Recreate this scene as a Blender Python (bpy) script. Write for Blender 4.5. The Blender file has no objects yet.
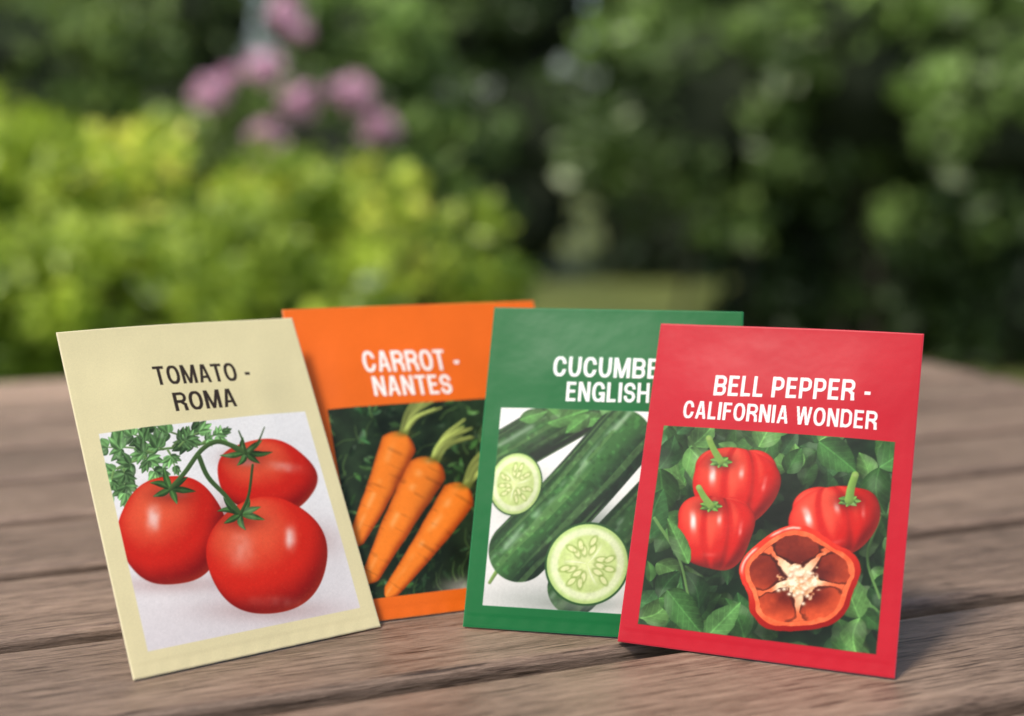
import bpy, bmesh, numpy as np, math
from mathutils import Vector, Matrix, Euler
S=bpy.context.scene
COL=bpy.context.collection
TZ=0.75   # table-top height

# ------------------------------------------------------------------ helpers
def link(o,parent=None):
    COL.objects.link(o)
    if parent is not None: o.parent=parent
    return o
def empty(name,loc=(0,0,0),rot=(0,0,0)):
    e=bpy.data.objects.new(name,None); e.empty_display_size=.05
    e.location=loc; e.rotation_euler=rot
    return link(e)
def fast_mesh(name,verts,faces,mat=None,cols=None,smooth=False):
    me=bpy.data.meshes.new(name)
    n,m=len(verts),len(faces); k=faces.shape[1]
    me.vertices.add(n); me.vertices.foreach_set('co',verts.astype(np.float32).ravel())
    me.loops.add(m*k); me.loops.foreach_set('vertex_index',faces.astype(np.int32).ravel())
    me.polygons.add(m); me.polygons.foreach_set('loop_start',np.arange(0,m*k,k,dtype=np.int32))
    me.update(calc_edges=True)
    me.polygons.foreach_set('use_smooth',np.full(m,smooth,dtype=bool))
    if cols is not None:
        a=me.color_attributes.new('Col','FLOAT_COLOR','POINT')
        c=np.ones((n,4),np.float32); c[:,:3]=cols
        a.data.foreach_set('color',c.ravel())
    if mat: me.materials.append(mat)
    me.validate()
    return bpy.data.objects.new(name,me)
def box(name,cx,cy,cz,sx,sy,sz,mat,bev=.002,seg=2):
    bm=bmesh.new(); bmesh.ops.create_cube(bm,size=1)
    for v in bm.verts: v.co=Vector((v.co.x*sx,v.co.y*sy,v.co.z*sz))
    if bev: bmesh.ops.bevel(bm,geom=bm.edges[:],offset=bev,segments=seg,affect='EDGES',profile=.5)
    me=bpy.data.meshes.new(name); bm.to_mesh(me); bm.free(); me.materials.append(mat)
    o=bpy.data.objects.new(name,me); o.location=(cx,cy,cz); return o
def s2l(c):
    c=np.asarray(c,float)/255.
    return np.where(c<=.04045,c/12.92,((c+.055)/1.055)**2.4)
def new_mat(name):
    m=bpy.data.materials.new(name); m.use_nodes=True
    nt=m.node_tree; b=nt.nodes['Principled BSDF']; return m,nt,b
def N(nt,t,**kw):
    n=nt.nodes.new(t)
    for k,v in kw.items(): setattr(n,k,v)
    return n

# ------------------------------------------------------------------ materials
def mat_wood():
    m,nt,b=new_mat('weathered_decking'); L=nt.links
    tc=N(nt,'ShaderNodeTexCoord'); oi=N(nt,'ShaderNodeObjectInfo')
    add=N(nt,'ShaderNodeVectorMath',operation='ADD')
    mul=N(nt,'ShaderNodeMath',operation='MULTIPLY'); mul.inputs[1].default_value=37.
    L.new(oi.outputs['Random'],mul.inputs[0])
    L.new(tc.outputs['Object'],add.inputs[0]); L.new(mul.outputs[0],add.inputs[1])
    def noise(sx,sy,sz,scale,det,rough=.6):
        mp=N(nt,'ShaderNodeMapping'); mp.inputs['Scale'].default_value=(sx,sy,sz)
        L.new(add.outputs[0],mp.inputs[0])
        n=N(nt,'ShaderNodeTexNoise'); n.inputs['Scale'].default_value=scale
        n.inputs['Detail'].default_value=det; n.inputs['Roughness'].default_value=rough
        L.new(mp.outputs[0],n.inputs['Vector']); return n
    fine=noise(.09,1,1,1000,4,.8)
    mid=noise(.06,1,1,260,4,.65)
    big=noise(.3,1,1,16,4)
    dash=noise(.06,1,1,700,2,.5)
    mx=N(nt,'ShaderNodeMath',operation='MULTIPLY_ADD'); mx.inputs[1].default_value=.6
    h=N(nt,'ShaderNodeMath',operation='MULTIPLY'); h.inputs[1].default_value=.4
    L.new(mid.outputs[0],h.inputs[0]); L.new(fine.outputs[0],mx.inputs[0]); L.new(h.outputs[0],mx.inputs[2])
    r1=N(nt,'ShaderNodeValToRGB')
    r1.color_ramp.elements[0].position=.37; r1.color_ramp.elements[0].color=(.115,.074,.050,1)
    r1.color_ramp.elements[1].position=.63; r1.color_ramp.elements[1].color=(.40,.288,.212,1)
    L.new(mx.outputs[0],r1.inputs[0])
    dr=N(nt,'ShaderNodeValToRGB'); dr.color_ramp.elements[0].position=.32; dr.color_ramp.elements[0].color=(.34,.31,.29,1)
    dr.color_ramp.elements[1].position=.41; dr.color_ramp.elements[1].color=(1,1,1,1); L.new(dash.outputs[0],dr.inputs[0])
    mg=N(nt,'ShaderNodeMix',data_type='RGBA',blend_type='MULTIPLY'); mg.inputs['Factor'].default_value=1
    L.new(r1.outputs[0],mg.inputs['A']); L.new(dr.outputs[0],mg.inputs['B'])
    mixc_=N(nt,'ShaderNodeMix',data_type='RGBA',blend_type='MULTIPLY'); mixc_.inputs['Factor'].default_value=1
    r2=N(nt,'ShaderNodeValToRGB'); r2.color_ramp.elements[0].position=.3;r2.color_ramp.elements[0].color=(.76,.75,.74,1)
    r2.color_ramp.elements[1].position=.7;r2.color_ramp.elements[1].color=(1.15,1.14,1.13,1)
    L.new(big.outputs[0],r2.inputs[0]); L.new(mg.outputs['Result'],mixc_.inputs['A']); L.new(r2.outputs[0],mixc_.inputs['B'])
    sheen_tint=N(nt,'ShaderNodeMix',data_type='RGBA',blend_type='MULTIPLY'); sheen_tint.inputs['Factor'].default_value=1  # per-slat tone; on the far slats it carries painted sky sheen
    L.new(mixc_.outputs['Result'],sheen_tint.inputs['A']); L.new(oi.outputs['Color'],sheen_tint.inputs['B'])
    L.new(sheen_tint.outputs['Result'],b.inputs['Base Color'])
    rr=N(nt,'ShaderNodeMapRange'); rr.inputs['To Min'].default_value=.30; rr.inputs['To Max'].default_value=.52
    L.new(fine.outputs[0],rr.inputs[0]); L.new(rr.outputs[0],b.inputs['Roughness'])
    bp=N(nt,'ShaderNodeBump'); bp.inputs['Strength'].default_value=.7; bp.inputs['Distance'].default_value=.0012
    L.new(mx.outputs[0],bp.inputs['Height']); L.new(bp.outputs[0],b.inputs['Normal'])
    return m
def mat_plain(name,col,rough=.6,nscale=40,var=.25):
    m,nt,b=new_mat(name); L=nt.links
    tc=N(nt,'ShaderNodeTexCoord'); n=N(nt,'ShaderNodeTexNoise'); n.inputs['Scale'].default_value=nscale; n.inputs['Detail'].default_value=5
    L.new(tc.outputs['Object'],n.inputs['Vector'])
    r=N(nt,'ShaderNodeValToRGB'); c=np.array(col)
    r.color_ramp.elements[0].position=.3; r.color_ramp.elements[0].color=(*(c*(1-var)),1)
    r.color_ramp.elements[1].position=.7; r.color_ramp.elements[1].color=(*(c*(1+var)),1)
    L.new(n.outputs[0],r.inputs[0]); L.new(r.outputs[0],b.inputs['Base Color']); b.inputs['Roughness'].default_value=rough
    return m
def mat_leaf(name,trans=.3,rough=.42):
    m,nt,b=new_mat(name); L=nt.links
    a=N(nt,'ShaderNodeAttribute',attribute_name='Col'); L.new(a.outputs['Color'],b.inputs['Base Color'])
    b.inputs['Roughness'].default_value=rough
    t=N(nt,'ShaderNodeBsdfTranslucent'); L.new(a.outputs['Color'],t.inputs['Color'])
    mx=N(nt,'ShaderNodeMixShader'); mx.inputs[0].default_value=trans
    L.new(b.outputs[0],mx.inputs[1]); L.new(t.outputs[0],mx.inputs[2])
    L.new(mx.outputs[0],nt.nodes['Material Output'].inputs['Surface'])
    return m
def mat_paper():
    m,nt,b=new_mat('printed_paper'); L=nt.links
    a=N(nt,'ShaderNodeAttribute',attribute_name='Col'); L.new(a.outputs['Color'],b.inputs['Base Color'])
    b.inputs['Roughness'].default_value=.4; b.inputs['Specular IOR Level'].default_value=.25
    tc=N(nt,'ShaderNodeTexCoord'); n=N(nt,'ShaderNodeTexNoise'); n.inputs['Scale'].default_value=55; n.inputs['Detail'].default_value=3
    L.new(tc.outputs['Object'],n.inputs['Vector'])
    bp=N(nt,'ShaderNodeBump'); bp.inputs['Strength'].default_value=.28; bp.inputs['Distance'].default_value=.0012
    L.new(n.outputs[0],bp.inputs['Height']); L.new(bp.outputs[0],b.inputs['Normal'])
    return m
WOOD=mat_wood(); LEAF=mat_leaf('leaf'); PAPER=mat_paper(); PETAL=mat_leaf('petal',.4,.6)
BARK=mat_plain('bark',(.05,.038,.028),.9,30); CORE=mat_plain('core_shade',(.014,.022,.008),1,8)  # CORE: near-black colour for the deep shadow inside the foliage

# ------------------------------------------------------------------ glyphs
HT=.085
def g_line(x,y,x0,y0,x1,y1,ht=None):
    ht=HT if ht is None else ht
    dx,dy=x1-x0,y1-y0; l=math.hypot(dx,dy); dx/=l;dy/=l
    a=(x-x0)*dx+(y-y0)*dy; p=np.abs(-(x-x0)*dy+(y-y0)*dx)-ht
    return np.maximum(p,np.abs(a-l/2)-l/2)
def g_ring(x,y,x0,y0,x1,y1,r,ht=HT):
    cx,cy=(x0+x1)/2,(y0+y1)/2; qx=np.abs(x-cx)-(x1-x0)/2+r; qy=np.abs(y-cy)-(y1-y0)/2+r
    d=np.hypot(np.maximum(qx,0),np.maximum(qy,0))+np.minimum(np.maximum(qx,qy),0)-r
    return np.abs(d)-ht
def g_oval(x,y,x0,y0,x1,y1):
    cx,cy=(x0+x1)/2,(y0+y1)/2; hw,hh=(x1-x0)/2,(y1-y0)/2
    def el(a,b):
        X,Y=np.abs(x-cx)/a,np.abs(y-cy)/b; q=(X**2.3+Y**2.3)**(1/2.3); return (q-1)*min(a,b)
    return np.maximum(el(hw+HT,hh+.09),-el(hw-HT,hh-.068))
GW={'T':.58,'O':.68,'M':.80,'A':.66,'-':.34,' ':.22,'R':.64,'C':.65,'N':.64,'E':.54,'S':.60,'U':.63,'B':.63,'G':.68,'L':.51,'I':.18,'H':.64,'P':.60,'D':.64,'F':.52,'W':.90}
def glyph(ch,x,y):
    w=GW[ch]; a,b,mi=HT,w-HT,w/2; lo,hi=.08,.92; BH=.074
    mn=np.minimum
    cut=lambda d,c: np.where(c,9.,d)
    if ch=='T': d=mn(g_line(x,y,0,hi,w,hi,BH),g_line(x,y,mi,0,mi,1))
    elif ch=='O': d=g_oval(x,y,a,lo,b,hi)
    elif ch=='D': d=mn(cut(g_ring(x,y,a-.05,lo,b,hi,.27,.082),x<a),g_line(x,y,a,0,a,1))
    elif ch=='C': d=cut(g_oval(x,y,a,lo,b,hi),(x>mi)&(y>.37)&(y<.64))
    elif ch=='G': d=mn(cut(g_oval(x,y,a,lo,b,hi),(x>mi)&(y>.3)&(y<.66)),mn(g_line(x,y,mi+.02,.42,w,.42,BH),g_line(x,y,b,0,b,.5)))
    elif ch=='M': d=mn(mn(g_line(x,y,a,0,a,1),g_line(x,y,b,0,b,1)),mn(g_line(x,y,a,1.1,mi,-.0,.075),g_line(x,y,b,1.1,mi,-.0,.075)))
    elif ch=='N': d=mn(mn(g_line(x,y,a,0,a,1),g_line(x,y,b,0,b,1)),g_line(x,y,a-.02,1.08,b+.02,-.08,.083))
    elif ch=='A': d=mn(mn(g_line(x,y,mi-.01,1.1,.07,-.1,.08),g_line(x,y,mi+.01,1.1,w-.07,-.1,.08)),g_line(x,y,.15,.3,w-.15,.3,.066))
    elif ch=='-': d=g_line(x,y,.03,.38,w-.03,.38,.078)
    elif ch in 'PRB':
        d=mn(g_line(x,y,a,0,a,1),cut(g_ring(x,y,a-.05,.5 if ch!='P' else .43,b,hi,.19,.077),x<a))
        if ch=='R': d=mn(d,mn(g_line(x,y,mi+.02,.5,b-.0,.3,.08),g_line(x,y,b-.03,.38,b+.01,-.05,.085)))
        if ch=='B': d=mn(d,cut(g_ring(x,y,a-.05,lo,b,.5,.19,.077),x<a))
    elif ch=='S': d=mn(cut(g_ring(x,y,a,.5,b,hi,.2,.079),(x>mi)&(y<.68)),cut(g_ring(x,y,a,lo,b,.5,.2,.079),(x<mi)&(y>.32)))
    elif ch=='U': d=mn(cut(g_oval(x,y,a,lo,b,hi),y>.5),mn(g_line(x,y,a,.45,a,1),g_line(x,y,b,.45,b,1)))
    elif ch in 'EF':
        d=mn(g_line(x,y,a,0,a,1),mn(g_line(x,y,a,hi,w-.03,hi,BH),g_line(x,y,a,.52,w-.07,.52,.072)))
        if ch=='E': d=mn(d,g_line(x,y,a,lo,w-.02,lo,BH))
    elif ch=='L': d=mn(g_line(x,y,a,0,a,1),g_line(x,y,a,lo,w-.02,lo,BH))
    elif ch=='I': d=g_line(x,y,a,0,a,1)
    elif ch=='H': d=mn(mn(g_line(x,y,a,0,a,1),g_line(x,y,b,0,b,1)),g_line(x,y,a,.5,b,.5,BH))
    elif ch=='W':
        d=mn(mn(g_line(x,y,.06,1.1,w*.27,-.1,.075),g_line(x,y,w*.27,-.1,w*.5,1.1,.075)),mn(g_line(x,y,w*.5,1.1,w*.73,-.1,.075),g_line(x,y,w*.73,-.1,w-.06,1.1,.075)))
    else: d=np.full_like(x,9.)
    return np.maximum(d,np.maximum(-y,y-1))
def text_mask(s,U,V,u0,u1,v0,cap,slope=0.,soft=.16):
    sp=.11; tot=sum(GW[c] for c in s)+sp*(len(s)-1)
    sx=(u1-u0)/tot; m=np.zeros_like(U); x=0.
    Vb=(V-v0-(U-u0)*slope)/cap; Ux=(U-u0)/sx
    rows=np.where((Vb.max(1)>-.1)&(Vb.min(1)<1.1))[0]; r0,r1=rows[0],rows[-1]+1
    for c in s:
        w=GW[c]
        cols=np.where((Ux[r0]>x-.1)&(Ux[r0]<x+w+.1))[0]
        if len(cols):
            sl=(slice(r0,r1),slice(cols[0],cols[-1]+1))
            d=glyph(c,Ux[sl]-x,Vb[sl])*cap
            m[sl]=np.maximum(m[sl],np.clip(.5-d/soft,0,1))
        x+=w+sp
    return m

# ------------------------------------------------------------------ printed artwork painter
def homog(src,dst):
    A=[];b=[]
    for (x,y),(u,v) in zip(src,dst):
        A.append([x,y,1,0,0,0,-u*x,-u*y]);b.append(u)
        A.append([0,0,0,x,y,1,-v*x,-v*y]);b.append(v)
    h=np.linalg.solve(np.array(A,float),np.array(b,float)); return np.append(h,1).reshape(3,3)
def hap(Hm,x,y):
    w=Hm[2,0]*x+Hm[2,1]*y+Hm[2,2]
    return (Hm[0,0]*x+Hm[0,1]*y+Hm[0,2])/w,(Hm[1,0]*x+Hm[1,1]*y+Hm[1,2])/w
NG=np.random.default_rng(3).random((128,128))
def vnoise(X,Y,s,seed=0):
    x=X/s+seed*17.3+500; y=Y/s+seed*9.1+500
    xi=np.floor(x).astype(int); yi=np.floor(y).astype(int); fx=x-xi; fy=y-yi
    fx=fx*fx*(3-2*fx); fy=fy*fy*(3-2*fy)
    g=lambda i,j: NG[i%128,j%128]
    return (g(xi,yi)*(1-fx)+g(xi+1,yi)*fx)*(1-fy)+(g(xi,yi+1)*(1-fx)+g(xi+1,yi+1)*fx)*fy
def fbm(X,Y,s,seed=0): return .5*vnoise(X,Y,s,seed)+.3*vnoise(X,Y,s/2.1,seed+1)+.2*vnoise(X,Y,s/4.3,seed+2)
def sm(a,b,x):
    t=np.clip((x-a)/(b-a),0,1); return t*t*(3-2*t)
def mixc(a,b,t): return np.asarray(a,float)*(1-t[...,None])+np.asarray(b,float)*t[...,None]
def lay(c,t,col): return c*(1-t[...,None])+np.asarray(col,float)*t[...,None]
class Art:
    def __init__(s,X,Y,base,PM):
        s.X,s.Y,s.PM=X,Y,PM; s.C=np.empty(X.shape+(3,)); s.C[:]=base
        s.r0,s.r1=Y.min(1),Y.max(1); s.c0,s.c1=X.min(0),X.max(0)
    def reg(s,x0,x1,y0,y1):
        r=np.where((s.r0<=y1)&(s.r1>=y0))[0]; c=np.where((s.c0<=x1)&(s.c1>=x0))[0]
        if len(r)==0 or len(c)==0: return None
        return (slice(r[0],r[-1]+1),slice(c[0],c[-1]+1))
    def bl(s,sl,m,col):
        m=(m*s.PM[sl])[...,None]; s.C[sl]=s.C[sl]*(1-m)+np.asarray(col,float)*m
    def stroke(s,pts,w0,w1,col,hl=.25):
        pts=np.array(pts,float)
        if len(pts)>2:
            t=np.linspace(0,len(pts)-1,(len(pts)-1)*5+1); n=len(pts)
            P=np.vstack([2*pts[0]-pts[1],pts,2*pts[-1]-pts[-2]]); Q=[]
            for tt in t:
                i=min(int(tt),n-2); f=tt-i; p0,p1,p2,p3=P[i],P[i+1],P[i+2],P[i+3]
                Q.append(.5*((2*p1)+(-p0+p2)*f+(2*p0-5*p1+4*p2-p3)*f*f+(-p0+3*p1-3*p2+p3)*f**3))
            pts=np.array(Q)
        wm=max(w0,w1)+2
        sl=s.reg(pts[:,0].min()-wm,pts[:,0].max()+wm,pts[:,1].min()-wm,pts[:,1].max()+wm)
        if sl is None: return
        X,Y=s.X[sl],s.Y[sl]; best=np.full(X.shape,99.); sd=np.zeros(X.shape); n=len(pts)-1
        for i in range(n):
            a,b=pts[i],pts[i+1]; d=b-a; l2=max(d@d,1e-9)
            t=np.clip(((X-a[0])*d[0]+(Y-a[1])*d[1])/l2,0,1)
            px,py=X-a[0]-t*d[0],Y-a[1]-t*d[1]; w=w0+(w1-w0)*(i+t)/n
            D=np.hypot(px,py)-w; k=D<best; best=np.where(k,D,best); sd=np.where(k,(-px*.5-py*.8)/np.maximum(w,.3),sd)
        c=np.asarray(col,float)*(1+hl*np.clip(sd,-1,1))[...,None]
        s.bl(sl,np.clip(.5-best/1.1,0,1),np.clip(c,0,255))
    def leaf(s,x0,y0,x1,y1,w,col,rib=.25,bend=0.):
        sl=s.reg(min(x0,x1)-w-2,max(x0,x1)+w+2,min(y0,y1)-w-2,max(y0,y1)+w+2)
        if sl is None: return
        X,Y=s.X[sl],s.Y[sl]; l=math.hypot(x1-x0,y1-y0); dx,dy=(x1-x0)/l,(y1-y0)/l
        t=((X-x0)*dx+(Y-y0)*dy)/l; p=-(X-x0)*dy+(Y-y0)*dx
        tt=np.clip(t,0,1); p=p-bend*w*np.sin(np.pi*tt); wd=w*np.sin(np.pi*tt**.75)**.85
        wd=wd*(1+.12*(vnoise(X,Y,5,int(abs(x0))%9)-.5))
        d=np.where((t<0)|(t>1),9,np.abs(p)-wd)
        q=p/np.maximum(wd,.5)
        sh=1+.13*np.clip(q*3,-1,1)-.22*np.abs(q)**2+.35*(vnoise(X,Y,max(l*.3,3),int(abs(y0))%11)-.5)
        if l>24: sh=sh+.09*sm(.7,1,np.sin(tt*l*.75-np.abs(p)*.8))+.14*(vnoise(X,Y,2.6,4)-.5)
        sh=sh+rib*np.exp(-(p/.8)**2)
        c=np.asarray(col,float)*sh[...,None]; k=.22*sm(.55,.9,vnoise(X,Y,max(l*.4,4),3)); c=lay(c,k,(190,205,180))
        s.bl(sl,np.clip(.5-d/1.1,0,1),np.clip(c,0,255))
    def soft(s,cx,cy,rx,ry,col,a):
        sl=s.reg(cx-2.5*rx,cx+2.5*rx,cy-2.5*ry,cy+2.5*ry)
        if sl is None: return
        X,Y=s.X[sl],s.Y[sl]; s.bl(sl,a*np.exp(-((X-cx)/rx)**2-((Y-cy)/ry)**2),col)
    def orb(s,cx,cy,rx,ry,cd,cm,cb,lob=5,la=.02,ph=0.,hl=((-.35,-.45,.17,.13,.75),),crease=(),rot=0,pw=2.,taper=0.,fleck=0.):
        R=max(rx,ry)*1.3; sl=s.reg(cx-R,cx+R,cy-R,cy+R)
        if sl is None: return
        X,Y=s.X[sl]-cx,s.Y[sl]-cy; cr,sr=math.cos(rot),math.sin(rot)
        X,Y=X*cr+Y*sr,-X*sr+Y*cr
        dy=Y/ry; dx=X/rx*(1+taper*dy); ang=np.arctan2(dy,dx); q=(np.abs(dx)**pw+np.abs(dy)**pw)**(1/pw)/(1+la*np.cos(lob*ang+ph))
        nz=np.sqrt(np.clip(1-q*q,0,1)); lam=-.36*dx-.5*dy+.78*nz
        u=dx/np.maximum(np.sqrt(np.clip(1-dy*dy*.8,.1,1)),.2)
        for c0 in crease:
            f=sm(1.2,-.7,dy)
            lam=lam-.5*np.exp(-((u-c0)/.10)**2)*f+.18*np.exp(-((u-c0-.2)/.12)**2)
        lam=lam+.12*(fbm(X,Y,24,int(cx)%7)-.5)
        c=mixc(cd,cm,sm(-.3,.5,lam)); c=lay(c,sm(.5,1.05,lam),cb)
        if fleck:
            f=fleck*sm(.76,.92,vnoise(X,Y,1.6,6)); c=lay(c,f,(246,150,96))
        rim=sm(.78,1.,q)*sm(.0,.9,dx*.6+dy*.6)*.4; c=lay(c,rim,np.asarray(cb,float)*.85)
        for hx,hy,sx,sy,a in hl:
            g=a*np.exp(-np.abs((dx-hx)/sx)**2.6-np.abs((dy-hy)/sy)**2.6)*(.55+.8*vnoise(X,Y,6,2)); g=np.clip(g,0,1)
            c=lay(c,g,(255,238,232))
        s.bl(sl,np.clip(.5-(q-1)*min(rx,ry)/1.3,0,1),np.clip(c,0,255))

def greens(r,dark=0.): 
    base=np.array([(54,94,46),(70,116,56),(42,76,40),(90,134,70),(60,102,58)][r.integers(5)],float); return base*(1-dark)
FULL=(slice(None),slice(None))
def paint_tomato(A):
    r=np.random.default_rng(1); X,Y=A.X,A.Y
    A.bl(FULL,np.ones(X.shape),mixc((245,244,242),(232,226,226),sm(480,650,Y)))
    def lobed(x0,y0,x1,y1,n,L,k=1.):
        A.stroke([(x0,y0),((x0+x1)/2,(y0+y1)/2-2),(x1,y1)],1.1,.6,np.array((112,144,84))*k)
        a0=math.atan2(y1-y0,x1-x0)
        for i in range(n+1):
            t=(i+.4)/n; x,y=x0+(x1-x0)*min(t,1),y0+(y1-y0)*min(t,1)
            for sgn in ((-1,1) if i<n else (0,)):
                a=a0+sgn*r.uniform(.65,1.05); l=L*r.uniform(.8,1.25)
                c=np.array((104,148,88))*r.uniform(.7,1.25)*k
                for b,f,w in ((-.8,.55,.2),(.8,.55,.2),(0,1.,.24),(-.42,.85,.17),(.42,.85,.17)):
                    A.leaf(x,y,x+l*f*math.cos(a+b),y+l*f*math.sin(a+b),l*w,c*r.uniform(.85,1.15),.2,r.uniform(-.4,.4))
    A.stroke([(215,446),(185,452),(150,457),(116,474)],1.4,.9,(96,130,70))
    for q in ((196,450,152,434,2,17,.8),(160,455,122,437,3,17,.85),(170,452,190,436,1,14,.8),(150,458,106,452,2,18,1.),(134,466,104,480,2,17,1.05),(122,474,124,498,2,15,1.),(176,452,196,438,1,14,1.),(200,448,220,438,2,11,1.05),(142,462,156,484,2,14,.95),(112,476,108,500,1,13,1.1),(165,456,172,472,1,12,1.)): lobed(*q)
    for cx,cy,rx,ry in ((172,588,52,9),(268,614,64,11),(300,545,40,18)): A.soft(cx,cy,rx,ry,(180,144,140),.55)
    cd,cm,cb=(124,12,8),(212,36,20),(240,98,62)
    A.orb(265,481,51,37,cd,cm,cb,5,.022,1,hl=((-.45,-.35,.2,.14,.5),(.35,-.3,.34,.14,.3)),rot=.1,fleck=.06)
    A.orb(170,535,53,54,cd,cm,cb,6,.014,.5,hl=((-.35,-.22,.12,.22,.65),(-.0,-.66,.24,.08,.35)),fleck=.06)
    A.soft(224,545,14,34,(90,8,6),.55)
    A.orb(265,560,61,58,cd,(218,40,22),cb,5,.014,2,hl=((.38,-.3,.09,.18,.75),(-.45,-.1,.2,.28,.28),(.1,.78,.42,.09,.16)),fleck=.07)
    for x,y in ((168,500),(243,463),(238,526)): A.soft(x,y,22,9,(90,10,8),.5)
    def calyx(cx,cy,R,n,ph,sq=.6):
        for i in range(n):
            a=ph+i*2*math.pi/n; R2=R*r.uniform(.75,1.2)
            A.leaf(cx,cy,cx+R2*math.cos(a),cy+R2*math.sin(a)*sq-2,R*.12,np.array((54,84,42))*r.uniform(.8,1.3),bend=r.uniform(-1,1))
    calyx(168,494,27,6,.3); calyx(243,457,25,7,.1); calyx(238,519,27,7,.5)
    A.stroke([(168,494),(182,478),(198,456),(214,447),(232,452),(243,458)],2.2,2.4,(72,98,52))
    A.stroke([(196,462),(205,482),(222,500),(238,519)],2.4,2.1,(66,92,48))
    A.stroke([(243,458),(240,446),(236,436)],1.4,.6,(58,82,42)); A.stroke([(247,458),(256,446),(262,432)],1.2,.5,(58,82,42))
    A.stroke([(238,519),(246,500),(250,470)],1.6,1.2,(58,82,42))
def leafbed(A,x0,x1,y0,y1,n,seed,base,L,dark=0.,w=.32):
    r=np.random.default_rng(seed); X,Y=A.X,A.Y
    A.bl(FULL,np.ones(X.shape),mixc(np.array(base)*.6,np.array(base)*1.3,fbm(X,Y,16,seed)))
    for i in range(n):
        x,y=r.uniform(x0,x1),r.uniform(y0,y1); a=r.uniform(0,6.28); l=L*r.uniform(.6,1.3)
        k=.45+.62*i/n
        A.leaf(x,y,x+l*math.cos(a),y+l*math.sin(a),l*w*r.uniform(.7,1.2),greens(r,dark)*k,.15,r.uniform(-.6,.6))
def paint_carrot(A):
    leafbed(A,300,620,400,610,460,4,(36,54,32),12,.05,.22)
    r=np.random.default_rng(5)
    for i in range(110):
        x,y=r.uniform(320,520),r.uniform(405,610); a=r.uniform(-2.4,-.6)
        A.stroke([(x,y),(x+9*math.cos(a),y+9*math.sin(a)),(x+20*math.cos(a+.3),y+20*math.sin(a+.3))],.8,.4,np.array((92,124,66))*r.uniform(.6,1.25))
    for i in range(34):
        x,y=r.uniform(330,480),r.uniform(405,600); A.soft(x,y,r.uniform(5,12),r.uniform(5,12),(14,24,12),.5)
    A.soft(468,594,24,11,(214,206,200),.9); A.soft(452,588,14,8,(190,180,170),.5)
    def carrot(x0,y0,x1,y1,W,seed):
        rr=np.random.default_rng(seed)
        A.soft((x0+x1)/2+W*.9,(y0+y1)/2+6,W*1.2,55,(12,20,10),.55)
        for i in range(12):
            a=math.atan2(y0-y1,x0-x1)+rr.uniform(-.3,.35); l=rr.uniform(25,50)
            A.stroke([(x0+rr.uniform(-4,4),y0+2),(x0+l*.5*math.cos(a),y0+l*.5*math.sin(a)),(x0+l*math.cos(a+.2)+3,y0+l*math.sin(a+.2))],2.3,1.,np.array((168,182,94))*rr.uniform(.65,1.2))
        sl=A.reg(min(x0,x1)-W,max(x0,x1)+W,min(y0,y1)-W,max(y0,y1)+W); X,Y=A.X[sl],A.Y[sl]
        l=math.hypot(x1-x0,y1-y0); dx,dy=(x1-x0)/l,(y1-y0)/l
        t=((X-x0)*dx+(Y-y0)*dy)/l; p=-(X-x0)*dy+(Y-y0)*dx; p=p-1.8*np.sin(t*3.1)*(-1 if seed%2 else 1)
        tt=np.clip(t,0,1); wd=W*np.clip(tt/.09,0,1)**.45*(1-.60*tt**1.25)*np.clip((1-tt)/.06,0,1)**.5
        wd=wd*(1+.05*(vnoise(tt*l,tt*0,9,seed)-.5))
        d=np.where((t<0)|(t>1),9,np.abs(p)-wd); q=p/np.maximum(wd,.5)
        lam=1-np.abs(q)**2.2*.75+.2*q+.2*(fbm(X,Y,12,seed)-.5)
        c=mixc((164,62,12),(244,130,36),sm(.1,.95,lam)); g=.4*np.exp(-((q-.3)/.2)**2)*sm(.25,.8,vnoise(tt*l,p*.3,8,seed)); c=lay(c,g,(255,200,142))
        ring=sm(.72,.85,vnoise(tt*l*1.2,p*.10,2.6,seed))*.14*sm(.2,.7,vnoise(X,Y,7,seed)); c=c*(1-ring[...,None])
        A.bl(sl,np.clip(.5-d/1.1,0,1),np.clip(c,0,255))
        A.soft(x0,y0,W*.5,3.5,(92,96,34),.75)
    carrot(402,436,352,550,18.5,1); carrot(433,462,367,586,20.5,2); carrot(464,488,386,600,18,3)
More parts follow.
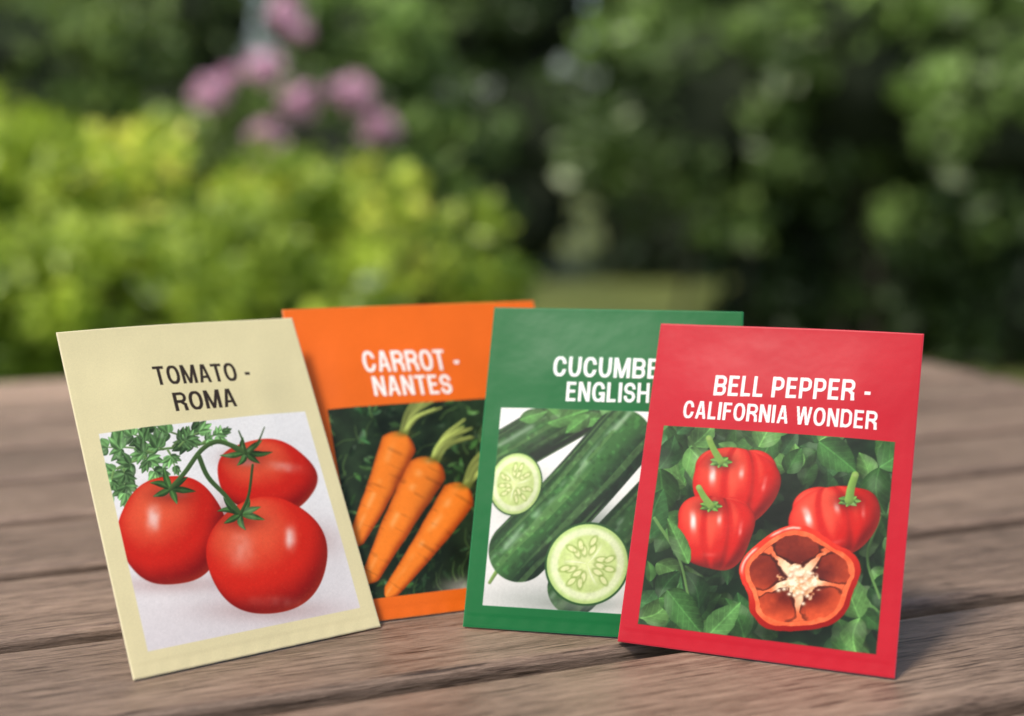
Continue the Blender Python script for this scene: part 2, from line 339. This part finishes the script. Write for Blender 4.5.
def paint_cuc(A):
    r=np.random.default_rng(8); X,Y=A.X,A.Y
    A.bl(FULL,np.ones(X.shape),mixc((240,240,236),(214,214,210),sm(420,620,Y)))
    def cyl(x0,y0,x1,y1,R,seed,k=1.,bend=0.):
        sl=A.reg(min(x0,x1)-R*1.2,max(x0,x1)+R*1.2,min(y0,y1)-R*1.2,max(y0,y1)+R*1.2)
        if sl is None: return
        X,Y=A.X[sl],A.Y[sl]; l=math.hypot(x1-x0,y1-y0); dx,dy=(x1-x0)/l,(y1-y0)/l
        a=(X-x0)*dx+(Y-y0)*dy; p=-(X-x0)*dy+(Y-y0)*dx; p=p-bend*np.sin(np.pi*np.clip(a/l,0,1))
        e=np.maximum(np.maximum(-a,a-l),0); D=np.hypot(e,p)-R; q=p/R
        th=np.arcsin(np.clip(q,-.99,.99))
        c=mixc((14,34,20),(52,98,46),sm(1.05,.05,np.abs(q+.22)))
        st=sm(.5,.8,vnoise(th*7.,a*.012,1,seed))*.4; c=lay(c,st,(110,148,84))
        b1=vnoise(a,th*R,4.2,seed+3); bump=sm(.65,.9,b1)*.24-sm(.35,.15,b1)*.14; c=c*(1+bump[...,None])
        g=.5*np.exp(-((q+.42)/.12)**2)*sm(.25,.8,vnoise(a*.5,p,5,seed+1)); c=lay(c,g,(190,212,188))
        A.bl(sl,np.clip(.5-D/1.1,0,1),np.clip(c*k,0,255))
    def slice_(cx,cy,rx,ry,rot,seed):
        rr_=np.random.default_rng(seed)
        R=max(rx,ry)+3; sl=A.reg(cx-R,cx+R,cy-R,cy+R); X,Y=A.X[sl]-cx,A.Y[sl]-cy
        cr,sr=math.cos(rot),math.sin(rot); x,y=(X*cr+Y*sr)/rx,(-X*sr+Y*cr)/ry; q=np.hypot(x,y); an=np.arctan2(y,x)
        c=mixc((210,222,154),(192,212,132),sm(.2,.7,q)); c=lay(c,sm(.64,.74,q),(220,230,182))
        c=lay(c,sm(.8,.93,q),(180,208,126))
        c=c*(1+.14*(fbm(X,Y,6,seed)-.5))[...,None]
        w=.7*np.exp(-(np.abs(np.sin(1.5*(an+.3*q)+.4))/.10)**2)*sm(.66,.3,q); c=lay(c,w,(236,240,208))
        for L in range(3):
            for j in range(6):
                a0=(L+.5)*2*math.pi/3-.27+(j%3-1)*.5+rr_.uniform(-.12,.12); rr=(.3 if j<3 else .52)+rr_.uniform(-.04,.04)
                if j<3 and j!=1: rr+=.06
                ux,uy=rr*math.cos(a0),rr*math.sin(a0); ao=a0+rr_.uniform(-.4,.4)
                e=np.hypot(((x-ux)*math.cos(ao)+(y-uy)*math.sin(ao))/.12,(-(x-ux)*math.sin(ao)+(y-uy)*math.cos(ao))/.06)
                c=lay(c,.55*np.exp(-((e-1.15)/.3)**2),(130,154,72))
                c=lay(c,.75*np.clip((1-e)*3,0,1),(226,228,170))
        c=lay(c,sm(.935,.965,q),(40,80,38))
        sh=.92+.12*sm(1,-1,x*.6+y*.8); c=c*sh[...,None]
        A.bl(sl,np.clip(.5-(q-1)*min(rx,ry)/1.1,0,1),c)
    A.soft(545,600,60,14,(150,158,150),.55)
    cyl(505,456,600,402,24,1,.92)
    for q in ((548,426,590,412,9),(560,420,545,408,8),(575,424,612,420,8),(590,418,566,436,8),(600,412,640,424,9),(520,422,548,414,7)):
        A.leaf(*q,(78,128,62))
    A.soft(530,500,30,26,(60,80,60),.3)
    cyl(575,590,690,470,27,6,.85)
    A.soft(595,540,30,30,(30,50,34),.55)
    A.stroke([(490,584),(498,572),(506,564)],1.6,2.6,(110,140,70))
    cyl(520,553,622,443,31,3,1.05,2)
    slice_(516,486,27,32,.2,1)
    A.soft(580,606,44,8,(120,130,118),.6)
    slice_(588,566,43,41,-.5,2)
def paint_pepper(A):
    leafbed(A,630,905,425,660,190,11,(24,46,26),34,-.02,.34)
    r=np.random.default_rng(12)
    for i in range(30):
        x,y=[(660,470),(880,470),(660,600),(700,610),(860,620),(690,450),(820,445),(650,540),(870,590),(780,440),(745,640),(640,620),(665,640),(885,540),(760,450)][i%15]
        a=r.uniform(0,6.28); l=r.uniform(34,54); A.leaf(x,y,x+l*math.cos(a),y+l*math.sin(a),l*.34,greens(r)*r.uniform(.8,1.25),.3,r.uniform(-.5,.5))
    for q in ([(690,440),(705,470),(700,520)],[(655,520),(680,560),(690,600)],[(880,520),(868,560),(880,600)]): A.stroke(q,1.6,1.2,(100,142,76))
    for i in range(16): A.soft(r.uniform(650,880),r.uniform(440,640),r.uniform(6,14),r.uniform(6,14),(10,20,12),.4)
    cd,cm,cb=(96,8,8),(204,26,20),(234,78,56)
    A.soft(790,520,60,40,(12,20,12),.75)
    def pep(cx,cy,rx,ry,rot,cr,lob,ph):
        A.soft(cx+6,cy+ry*.7,rx,ry*.6,(10,16,10),.65)
        A.orb(cx-rx*.42,cy-ry*.42,rx*.55,ry*.52,cd,cm,cb,4,.0,0,hl=((-.3,-.35,.3,.2,.35),),rot=rot)
        A.orb(cx+rx*.44,cy-ry*.40,rx*.54,ry*.50,cd,cm,cb,4,.0,0,hl=((.1,-.45,.3,.15,.3),),rot=rot)
        A.orb(cx,cy+ry*.04,rx,ry*.96,cd,cm,cb,lob,.04,ph,hl=((-.56,-.28,.08,.26,.85),(.1,-.40,.06,.18,.5),(.66,-.15,.05,.2,.35),(-.1,.6,.2,.06,.15)),crease=cr,rot=rot,pw=2.45,taper=.14)
    def stem(cx,cy,tx,ty,w):
        A.soft(cx,cy+1,15,8,(78,8,6),.75)
        for i in range(7):
            a=i*.9; A.leaf(cx,cy,cx+12*math.cos(a),cy+6*math.sin(a)+1,3,(90,130,56))
        A.stroke([(cx,cy),((cx+tx)/2-1,(cy+ty)/2),(tx,ty)],w,w*.8,(118,156,70)); A.soft(tx,ty,w*.7,w*.5,(160,180,110),.7)
    pep(737,488,42,39,.1,(-.28,.38),4,.6); stem(722,464,710,441,3.6)
    pep(836,523,44,35,-.2,(-.32,.3),4,.2); stem(850,503,856,478,4.4)
    pep(716,534,38,38,.05,(-.3,.34),4,1.9); stem(712,508,700,490,3.6)
    A.soft(800,630,60,12,(12,20,12),.75)
    cx,cy=800,582; sl=A.reg(cx-72,cx+72,cy-66,cy+66); X,Y=A.X[sl]-cx,A.Y[sl]-cy
    wob=fbm(X,Y,12,4)-.5
    x,y=X/60,Y/54; q0=np.hypot(x,y); an=np.arctan2(y,x)+.22*wob+.10*np.sin(2*np.arctan2(y,x)+.6)
    lobe=np.cos(5*(an+.35)); edge=.97+.05*lobe+.035*np.cos(3*an+.5); q=q0/edge
    c=mixc((150,14,10),(232,52,32),sm(-1.1,.9,-y-.4*x))
    hi=.8*np.exp(-((q-.95)/.025)**2)*sm(.0,.8,-y*.8-x*.5)*sm(.25,.65,vnoise(X,Y,12,1)); c=lay(c,hi,(255,220,206))
    c=lay(c,sm(.915,.895,q),mixc((226,78,38),(246,138,88),fbm(X,Y,9,5)))
    inn=sm(.83,.805,q+.08*wob)
    inside=mixc((96,20,10),(220,84,46),np.clip(sm(.25,.85,q)*(.25+.8*sm(-.8,.9,y+.2*x))+.5*wob,0,1)); c=lay(c,inn,inside)
    ribw=(.05+.10*sm(.6,.25,q0)+.10*sm(.66,.84,q)+.05*wob)/np.maximum(q0,.12)*.9
    ribdist=np.abs(np.arcsin(np.clip(np.sin(2.5*(an+.35+math.pi/5)),-1,1)))/2.5
    rib=sm(ribw*.8,ribw*.4,ribdist)*inn
    c=lay(c,rib,mixc((250,220,178),(230,104,60),sm(.28,.68,q0+.3*wob)))
    sh=sm(ribw*1.5,ribw*.8,ribdist)*(1-rib)*inn*.4; c=c*(1-sh[...,None])
    core=sm(.30,.22,q0+.40*(fbm(X,Y-3,8,9)-.5)); cc=mixc((226,166,116),(252,236,206),sm(.25,.7,fbm(X,Y,5,3))); c=lay(c,core,cc)
    A.bl(sl,np.clip(.5-(q-1)*52/1.1,0,1),np.clip(c,0,255))
    for i in range(24):
        a=r.uniform(0,6.28); rr=abs(r.normal(13,6)); px,py=cx+rr*math.cos(a),cy+rr*.85*math.sin(a)+3
        A.soft(px+.8,py+1.2,2.6,2.,(150,76,40),.5); A.soft(px,py,2.2,1.7,(253,240,212),.95)
    A.leaf(668,592,706,640,15,(66,112,56)); A.leaf(706,640,742,604,13,(84,132,70)); A.leaf(690,566,668,520,9,(80,126,64))

PK={
 'tomato':dict(pose=(-.0817,.4487,.6095,.5510,.0882,.1198),sk=[(54,337),(293,317),(380,630),(134,681)],
    pic=[(98,437),(307,415),(358,614),(146,651)],base=(236,225,176),ink=(56,46,38),fn=paint_tomato,
    txt=[("TOMATO -",(153,391),(250,384),19.5),("ROMA",(173,417),(235,411),19)]),
 'carrot':dict(pose=(-.0135,.493,.38,.60,.104,.1245),sk=[(282,311),(533,300),(605,594),(334,629)],
    pic=[(321,408),(548,400),(590,574),(366,603)],base=(234,106,24),ink=(250,246,240),fn=paint_carrot,
    txt=[("CARROT -",(364,375),(460,372),21.5),("NANTES",(374,399),(452,396),20)]),
 'cucumber':dict(pose=(.0278,.4648,-.20,.46,.0915,.118),sk=[(494,309),(743,314),(730,646),(463,628)],
    pic=[(500,411),(724,416),(712,619),(484,609)],base=(0,102,46),ink=(250,250,246),fn=paint_cuc,
    txt=[("CUCUMBER -",(553,379),(690,383),20),("ENGLISH",(566,404),(649,406),19.5)]),
 'bell_pepper':dict(pose=(.0775,.4419,-.3834,.42,.0906,.1125),sk=[(660,324),(924,337),(895,680),(618,643)],
    pic=[(665,429),(895,443),(877,653),(637,628)],base=(190,18,38),ink=(252,244,240),fn=paint_pepper,
    txt=[("BELL PEPPER -",(714,398),(871,405),20.5),("CALIFORNIA WONDER",(683,420),(877,433),17.5)]),
}
def build_packet(key,d,idx):
    bx,by,ps,la,w,h=d['pose']; Wm,Hm_=w*1000,h*1000
    nx,ny=440,int(440*h/w)
    U,V=np.meshgrid(np.linspace(0,1,nx),np.linspace(0,1,ny))
    to_img=homog([(0,1),(1,1),(1,0),(0,0)],d['sk']); to_uv=np.linalg.inv(to_img)  # packet corners in image pixels; artwork and text are laid out in these
    X,Y=hap(to_img,U,V)
    pc=[hap(to_uv,*p) for p in d['pic']]
    u0=(pc[0][0]+pc[3][0])/2; u1=(pc[1][0]+pc[2][0])/2; v1=(pc[0][1]+pc[1][1])/2; v0=(pc[2][1]+pc[3][1])/2
    Um,Vm=U*Wm,V*Hm_
    dd=np.maximum(np.maximum(u0*Wm-Um,Um-u1*Wm),np.maximum(v0*Hm_-Vm,Vm-v1*Hm_))
    PM=np.clip(.5-dd/.22,0,1)
    A=Art(X,Y,d['base'],PM); d['fn'](A)
    g=np.random.default_rng(idx).random(X.shape)-.5
    C=A.C*(1+.04*g+.03*PM*(vnoise(Um,Vm,.7,idx)-.5))[...,None]
    C=C*(1+.05*(fbm(Um,Vm,22,idx)-.5))[...,None]
    for s,pl,pr,cap in d['txt']:
        a=hap(to_uv,*pl); b=hap(to_uv,*pr); t=hap(to_uv,pl[0],pl[1]-cap)
        capm=abs(t[1]-a[1])*Hm_
        slope=(b[1]-a[1])*Hm_/((b[0]-a[0])*Wm)
        if sum(d['ink'])>500:
            m=text_mask(s,Um,Vm,a[0]*Wm+.18,b[0]*Wm+.18,a[1]*Hm_-.16,capm,slope,.5)[...,None]*.22
            C=C*(1-m)+np.array(d['base'])*.35*m
        m=text_mask(s,Um,Vm,a[0]*Wm,b[0]*Wm,a[1]*Hm_,capm,slope)[...,None]
        C=C*(1-m)+np.array(d['ink'],float)*m
    ed=np.minimum(np.minimum(Um,Wm-Um),np.minimum(Vm,Hm_-Vm))
    e=(.25*sm(.5,.0,ed))[...,None]; C=C*(1-e)+np.array((238,232,222.))*e
    lin=s2l(np.clip(C,0,255))*.92
    def puff(Um,Vm):
        ex=np.minimum(Um,Wm-Um); ey=np.minimum(Vm,Hm_-Vm)
        b=sm(.5,24,ex)*sm(.5,28,ey)*1.2+ .07*sm(3.6,5.4,Vm)*sm(0,3,ex)*sm(0,10,Hm_-Vm)
        b=b+.42*(fbm(Um,Vm,34,idx+3)-.5)*sm(0,8,ex)*sm(0,8,ey)
        b=b+.05*np.sin(Um*.9+2*fbm(Um,Vm,20,idx))*sm(5,1.5,Vm)
        return b
    def warp(Um,Vm):
        return 1.1*np.sin(np.pi*Um/Wm)*(Vm/Hm_)+ 1.1*(Vm/Hm_)**2*np.cos(np.pi*Um/Wm+idx)
    e0=sm(.0,.35,ed)*.2
    Z=.1+e0+puff(Um,Vm)+warp(Um,Vm)
    vf=np.stack([(Um-Wm/2)/1000,-Z/1000,Vm/1000],-1).reshape(-1,3)
    ii=np.arange(nx*ny).reshape(ny,nx)
    ff=np.stack([ii[:-1,:-1],ii[:-1,1:],ii[1:,1:],ii[1:,:-1]],-1).reshape(-1,4)
    root=empty('seed_packet' if idx==0 else 'seed_packet.%03d'%idx,(bx,by,TZ+.0006),(-la,0,ps))
    root['variety']=key
    link(fast_mesh('front_panel',vf,ff,PAPER,lin.reshape(-1,3),True),root)
    n2,m2=60,80; U2,V2=np.meshgrid(np.linspace(0,1,n2)*Wm,np.linspace(0,1,m2)*Hm_)
    Zb=-.1+warp(U2,V2)-puff(U2,V2)*.8-.1
    vb=np.stack([(U2-Wm/2)/1000,-Zb/1000,V2/1000],-1).reshape(-1,3)
    jj=np.arange(n2*m2).reshape(m2,n2); fb=np.stack([jj[:-1,:-1],jj[1:,:-1],jj[1:,1:],jj[:-1,1:]],-1).reshape(-1,4)
    cb=np.empty((n2*m2,3)); cb[:]=s2l(d['base'])*.92
    pan=((U2>8)&(U2<Wm-8)&(V2>12)&(V2<Hm_-14)).ravel(); cb[pan]=s2l((236,230,214))*.9
    link(fast_mesh('back_panel',vb,fb,PAPER,cb,True),root)
    per=[(t*Wm,0) for t in np.linspace(0,1,60)]+[(Wm,t*Hm_) for t in np.linspace(0,1,80)[1:]]+[(t*Wm,Hm_) for t in np.linspace(1,0,60)[1:]]+[(0,t*Hm_) for t in np.linspace(1,0,80)[1:-1]]
    P=np.array(per); wv=warp(P[:,0],P[:,1])
    ra=np.stack([(P[:,0]-Wm/2)/1000,-(.12+wv)/1000,P[:,1]/1000],-1); rb=ra.copy(); rb[:,1]=-(-.22+wv)/1000
    k=len(P); i=np.arange(k); fr=np.stack([i,(i+1)%k,(i+1)%k+k,i+k],-1)
    cr=np.empty((2*k,3)); cr[:]=s2l(np.array(d['base'])*.6+np.array((238,232,222))*.4)*.9
    link(fast_mesh('folded_edge',np.vstack([ra,rb]),fr,PAPER,cr),root)
for i,(k,d) in enumerate(PK.items()): build_packet(k,d,i)

# ------------------------------------------------------------------ table
PHI=.3886; OFF=.4876; PIT=.0839; GAP=.0125; R0,R1=-1.12,.72
table=empty('garden_table',(0,0,0),(0,0,PHI))
L_=R1-R0
tint={-3:.95,-2:1.0,-1:.9,0:1.0,1:.92,2:1.08,3:1.0,4:1.2,5:1.4,6:1.75}  # slight variation; far slats paler, sky sheen put into their colour
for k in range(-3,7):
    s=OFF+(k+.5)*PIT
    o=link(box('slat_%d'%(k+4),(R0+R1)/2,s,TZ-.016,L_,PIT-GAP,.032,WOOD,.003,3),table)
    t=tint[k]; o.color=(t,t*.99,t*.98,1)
s0,s1=OFF-3*PIT,OFF+7*PIT
for i,r in enumerate((R0+.06,-.45,R1-.06)):
    link(box('cross_beam_%d'%(i+1),r,(s0+s1)/2,TZ-.032-.026,.045,s1-s0-.05,.048,WOOD,.002),table)
for i,s in enumerate((s0+.05,s1-.05)):
    link(box('apron_%d'%(i+1),(R0+R1)/2,s,TZ-.032-.078,L_-.1,.025,.05,WOOD,.002),table)
n=1
for r in (R0+.08,R1-.08):
    for s in (s0+.09,s1-.09):
        link(box('leg_%d'%n,r,s,(TZ-.085)/2,.065,.065,TZ-.085,WOOD,.004),table); n+=1

# ------------------------------------------------------------------ ground
def mat_grass():
    m,nt,b=new_mat('lawn'); L=nt.links
    tc=N(nt,'ShaderNodeTexCoord')
    n=N(nt,'ShaderNodeTexNoise'); n.inputs['Scale'].default_value=1.2; n.inputs['Detail'].default_value=6
    n2=N(nt,'ShaderNodeTexNoise'); n2.inputs['Scale'].default_value=45; n2.inputs['Detail'].default_value=4
    L.new(tc.outputs['Object'],n.inputs[0]); L.new(tc.outputs['Object'],n2.inputs[0])
    mx=N(nt,'ShaderNodeMath',operation='MULTIPLY_ADD'); mx.inputs[1].default_value=.5
    hh=N(nt,'ShaderNodeMath',operation='MULTIPLY'); hh.inputs[1].default_value=.5
    L.new(n2.outputs[0],hh.inputs[0]); L.new(n.outputs[0],mx.inputs[0]); L.new(hh.outputs[0],mx.inputs[2])
    r=N(nt,'ShaderNodeValToRGB'); r.color_ramp.elements[0].position=.35; r.color_ramp.elements[0].color=(.06,.09,.02,1)
    r.color_ramp.elements[1].position=.65; r.color_ramp.elements[1].color=(.19,.22,.045,1)
    L.new(mx.outputs[0],r.inputs[0]); L.new(r.outputs[0],b.inputs['Base Color']); b.inputs['Roughness'].default_value=.8
    bp=N(nt,'ShaderNodeBump'); bp.inputs['Distance'].default_value=.03; L.new(n2.outputs[0],bp.inputs['Height']); L.new(bp.outputs[0],b.inputs['Normal'])
    return m
bm=bmesh.new(); bmesh.ops.create_grid(bm,x_segments=40,y_segments=40,size=150)
me=bpy.data.meshes.new('lawn'); bm.to_mesh(me); bm.free(); me.materials.append(mat_grass())
link(bpy.data.objects.new('lawn',me))

# ------------------------------------------------------------------ foliage
def leaf_cloud(name,pts,size,cols,mat,parent,asp=.5,seed=0,big=None):
    r=np.random.default_rng(seed); n=len(pts)
    a=r.normal(size=(n,3)); a/=np.linalg.norm(a,axis=1)[:,None]
    b=r.normal(size=(n,3)); b[:,2]*=.6; b-= (b*a).sum(1)[:,None]*a; b/=np.linalg.norm(b,axis=1)[:,None]
    L=(size*r.uniform(.6,1.3,n))[:,None]; c=np.cross(a,b)
    if big is not None: L=L*np.where(big,1.5,1.)[:,None]
    V=np.stack([pts-a*L*.5,pts+b*L*.5*asp+c*L*.06,pts+a*L*.5,pts-b*L*.5*asp+c*L*.06],1).reshape(-1,3)
    F=np.arange(n*4).reshape(n,4)
    return link(fast_mesh(name,V,F,mat,np.repeat(cols,4,0)),parent)
def shrub(name,blobs,n,size,c_dark,c_lite,seed,parent=None,core=True,spread=.32,sub=26,glint=.0,cf=.6):
    r=np.random.default_rng(seed); root=parent or empty(name,(0,0,0))
    B=np.array(blobs,float); vol=(B[:,3]*B[:,5]); cnt=np.maximum((n*vol/vol.sum()).astype(int),50)
    P=[];C=[];G=[]
    for bl,m in zip(B,cnt):
        d=r.normal(size=(sub,3)); d/=np.linalg.norm(d,axis=1)[:,None]
        cc=bl[:3]+d*bl[3:6]*r.uniform(.55,.98,(sub,1)); cs=r.uniform(.2,spread+.12,sub)*bl[3:6].mean(); cl=r.uniform(.2,1.3,sub)
        idx=r.integers(0,sub,m); q=r.normal(size=(m,3)); q/=np.linalg.norm(q,axis=1)[:,None]
        p=cc[idx]+q*(cs[idx]*r.uniform(.3,1.05,m)**.5)[:,None]*np.array([1,1,.8])
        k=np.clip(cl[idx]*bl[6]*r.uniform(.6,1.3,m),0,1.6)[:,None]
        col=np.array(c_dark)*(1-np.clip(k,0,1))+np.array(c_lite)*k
        pl=(r.random(m)<glint*min(bl[6],1.5)); col[pl]=np.array((.70,.80,.50))  # random leaves coloured very bright as painted glints for bokeh
        ok=p[:,2]>.02; P.append(p[ok]); C.append(col[ok]); G.append(pl[ok])
    P=np.vstack(P);C=np.vstack(C);G=np.concatenate(G)
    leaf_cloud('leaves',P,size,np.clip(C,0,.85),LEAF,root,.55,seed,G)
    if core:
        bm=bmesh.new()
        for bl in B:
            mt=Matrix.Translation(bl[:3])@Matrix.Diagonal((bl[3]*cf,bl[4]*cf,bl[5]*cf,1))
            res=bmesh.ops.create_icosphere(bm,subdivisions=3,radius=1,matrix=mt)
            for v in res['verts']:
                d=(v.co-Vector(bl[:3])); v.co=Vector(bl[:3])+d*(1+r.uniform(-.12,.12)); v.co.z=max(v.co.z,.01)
        me=bpy.data.meshes.new('dark_core'); bm.to_mesh(me); bm.free(); me.materials.append(CORE)  # added dark solid behind the leaves, stands in for deep shadow
        link(bpy.data.objects.new('dark_core',me),root)
    bm=bmesh.new()
    for bl in B:
        for j in range(3):
            x,y=bl[0]+r.uniform(-.3,.3)*bl[3],bl[1]+r.uniform(-.3,.3)*bl[4]
            a=Vector((x,y,0)); b=Vector((bl[0],bl[1],bl[2]))
            dv=b-a; rad=.010+.010*bl[3]
            M=Matrix.Translation((a+b)/2)@dv.to_track_quat('Z','Y').to_matrix().to_4x4()
            bmesh.ops.create_cone(bm,cap_ends=False,segments=7,radius1=rad,radius2=rad*.5,depth=dv.length,matrix=M)
    me=bpy.data.meshes.new('stems'); bm.to_mesh(me); bm.free(); me.materials.append(BARK)
    link(bpy.data.objects.new('stems',me),root)
    return root
def at(px,row,dist):   # bearing / height from image pixel column and row, at the given distance
    return ((px-512)/1422*dist,dist,.914-(row-150)/1422*dist)
def bl(px,row,dist,r,ry=None,rz=None,k=1.): 
    x,y,z=at(px,row,dist); return (x,y,z,r,ry or r,rz or r,k)
YG_D,YG_L=(.09,.19,.02),(.60,.74,.09)
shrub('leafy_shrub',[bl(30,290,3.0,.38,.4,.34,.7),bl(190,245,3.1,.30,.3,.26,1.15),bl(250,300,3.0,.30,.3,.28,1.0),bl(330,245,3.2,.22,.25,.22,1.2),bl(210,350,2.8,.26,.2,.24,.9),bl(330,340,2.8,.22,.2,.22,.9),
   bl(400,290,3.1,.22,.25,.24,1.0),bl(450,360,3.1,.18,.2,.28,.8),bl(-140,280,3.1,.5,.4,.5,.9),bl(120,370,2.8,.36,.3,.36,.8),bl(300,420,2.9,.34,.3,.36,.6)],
   22000,.055,YG_D,YG_L,21,glint=.010,cf=.42)
shrub('leafy_shrub',[bl(20,100,4.2,.42,.4,.42,.65),bl(-150,60,4.4,.6,.5,.6,.7),bl(100,180,4.1,.36,.3,.3,.9),bl(-40,260,4.2,.6,.4,.6,.7),bl(90,50,4.5,.3,.3,.3,.7)],12000,.06,(.045,.09,.022),(.34,.48,.11),22,glint=.012)
fl=shrub('flowering_shrub',[bl(300,170,4.6,.40,.35,.28,.8),bl(230,210,4.5,.34,.3,.3,1.),bl(380,210,4.7,.34,.3,.34,.9),bl(300,320,4.6,.55,.4,.5,.6),bl(370,60,5.0,.34,.3,.30,1.),bl(430,160,5.1,.3,.3,.4,.6)],13000,.06,(.04,.09,.025),(.30,.45,.11),23,glint=.006)
heads=[(215,95),(270,70),(290,20),(302,102),(358,95),(382,128),(268,140),(238,78),(340,90),(305,36)]
r=np.random.default_rng(31); P=[];C=[]
for i,(px,row) in enumerate(heads):
    c=np.array(at(px,row,4.0+.12*(i%3))); R=.054 if i<7 else .026; m=120 if i<7 else 40
    q=r.normal(size=(m,3)); q/=np.linalg.norm(q,axis=1)[:,None]; P.append(c+q*R*r.uniform(.35,1,m)[:,None])
    C.append(np.array((.90,.60,.74))*r.uniform(.8,1.1,m)[:,None])
leaf_cloud('blossoms',np.vstack(P),.036,np.clip(np.vstack(C),0,.92),PETAL,fl,.8,5)
bm=bmesh.new()
for i,(px,row) in enumerate(heads):
    b=Vector(at(px,row,4.0+.12*(i%3))); a=Vector((b.x+.1*math.sin(i),4.5,.3)); dv=b-a
    bmesh.ops.create_cone(bm,cap_ends=False,segments=6,radius1=.008,radius2=.004,depth=dv.length,matrix=Matrix.Translation((a+b)/2)@dv.to_track_quat('Z','Y').to_matrix().to_4x4())
me=bpy.data.meshes.new('flower_stalks'); bm.to_mesh(me); bm.free(); me.materials.append(BARK); link(bpy.data.objects.new('flower_stalks',me),fl)
G_D,G_L=(.022,.05,.014),(.26,.40,.10)
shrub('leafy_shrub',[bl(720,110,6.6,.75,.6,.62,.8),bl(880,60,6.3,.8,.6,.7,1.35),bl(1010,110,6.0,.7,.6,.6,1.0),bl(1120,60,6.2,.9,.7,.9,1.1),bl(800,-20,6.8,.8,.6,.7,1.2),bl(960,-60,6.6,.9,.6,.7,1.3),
   bl(840,250,6.8,.6,.5,.36,.12),bl(950,270,6.4,.8,.5,.5,.12),bl(1080,300,6.0,.8,.5,.6,.12),bl(790,300,6.9,.5,.4,.3,.12),bl(880,320,6.6,.6,.4,.35,.12)],21000,.10,G_D,G_L,24,glint=.024)  # low blobs: deep shadow put into the leaf colour
hb=[]
r=np.random.default_rng(41)
for i,x in enumerate(np.linspace(-9,9,17)):
    for z,k in ((.42,.06),(1.0,.18),(1.9,.6),(2.9,1.1),(3.8,1.1)):  # lower tiers darker: deep shadow put into the leaf colour
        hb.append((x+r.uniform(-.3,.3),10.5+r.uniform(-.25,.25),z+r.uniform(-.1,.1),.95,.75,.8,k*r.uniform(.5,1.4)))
shrub('hedge',hb,44000,.14,(.018,.038,.012),(.26,.41,.10),25,sub=12,glint=.014)
def tree(x,y,h,seed,crown):
    root=empty('garden_tree',(0,0,0)); r=np.random.default_rng(seed)
    cu=bpy.data.curves.new('trunk','CURVE'); cu.dimensions='3D'; cu.bevel_depth=1; cu.bevel_resolution=4
    def br(p,rad):
        s=cu.splines.new('POLY'); s.points.add(len(p)-1)
        for i,(q,rr) in enumerate(zip(p,rad)): s.points[i].co=(*q,1); s.points[i].radius=rr
    br([(x,y,-.05),(x+.03,y,.4),(x-.05,y,h*.4),(x+.05,y,h*.75),(x,y,h)],[.17,.13,.11,.07,.02])
    for i in range(7):
        a=i*2.4; z=h*(.38+.07*i); l=1.6-.12*i
        br([(x,y,z),(x+l*.5*math.cos(a),y+l*.5*math.sin(a),z+.4),(x+l*math.cos(a),y+l*math.sin(a),z+.6)],[.06,.04,.012])
    cu.materials.append(BARK); link(bpy.data.objects.new('trunk',cu),root)
    shrub('crown',crown,9000,.13,(.03,.06,.016),(.18,.30,.07),seed,parent=root,core=False,sub=20,glint=.006)
tree(4.6,12.6,6.,52,[(4.6,12.6,5.3,1.6,1.3,1.2,.9),(3.5,12.3,4.4,1.,1.,.8,.9),(5.6,12.5,4.4,1.1,1.,.9,.9)])

# ------------------------------------------------------------------ light
EL,AZ=math.radians(60),math.radians(229)
w=bpy.data.worlds.new('World'); S.world=w; w.use_nodes=True; nt=w.node_tree
bg=nt.nodes['Background']; sky=nt.nodes.new('ShaderNodeTexSky'); sky.sky_type='NISHITA'; sky.sun_disc=False
sky.sun_elevation=EL; sky.sun_rotation=AZ; sky.dust_density=3.; sky.air_density=1.0; sky.ozone_density=.4
nt.links.new(sky.outputs[0],bg.inputs[0]); bg.inputs[1].default_value=.15
ld=bpy.data.lights.new('sun','SUN'); ld.energy=3.2; ld.angle=math.radians(12); ld.color=(1,.93,.83)
lo=bpy.data.objects.new('sun',ld); d=Vector((math.sin(AZ)*math.cos(EL),math.cos(AZ)*math.cos(EL),math.sin(EL)))
lo.rotation_euler=d.to_track_quat('Z','Y').to_euler(); lo.location=d*20; link(lo)

# ------------------------------------------------------------------ camera
cd=bpy.data.cameras.new('camera'); cam=bpy.data.objects.new('camera',cd); link(cam)
cd.lens=50; cd.sensor_width=36; cd.clip_end=500; cd.clip_start=.02
cam.location=(0,0,TZ+.1638); cam.rotation_euler=(math.pi/2-.1449,0,0)
cd.dof.use_dof=True; cd.dof.focus_distance=.475; cd.dof.aperture_fstop=4.4; cd.dof.aperture_blades=0
S.camera=cam
S.view_settings.view_transform='Standard'; S.view_settings.look='None'; S.view_settings.exposure=0
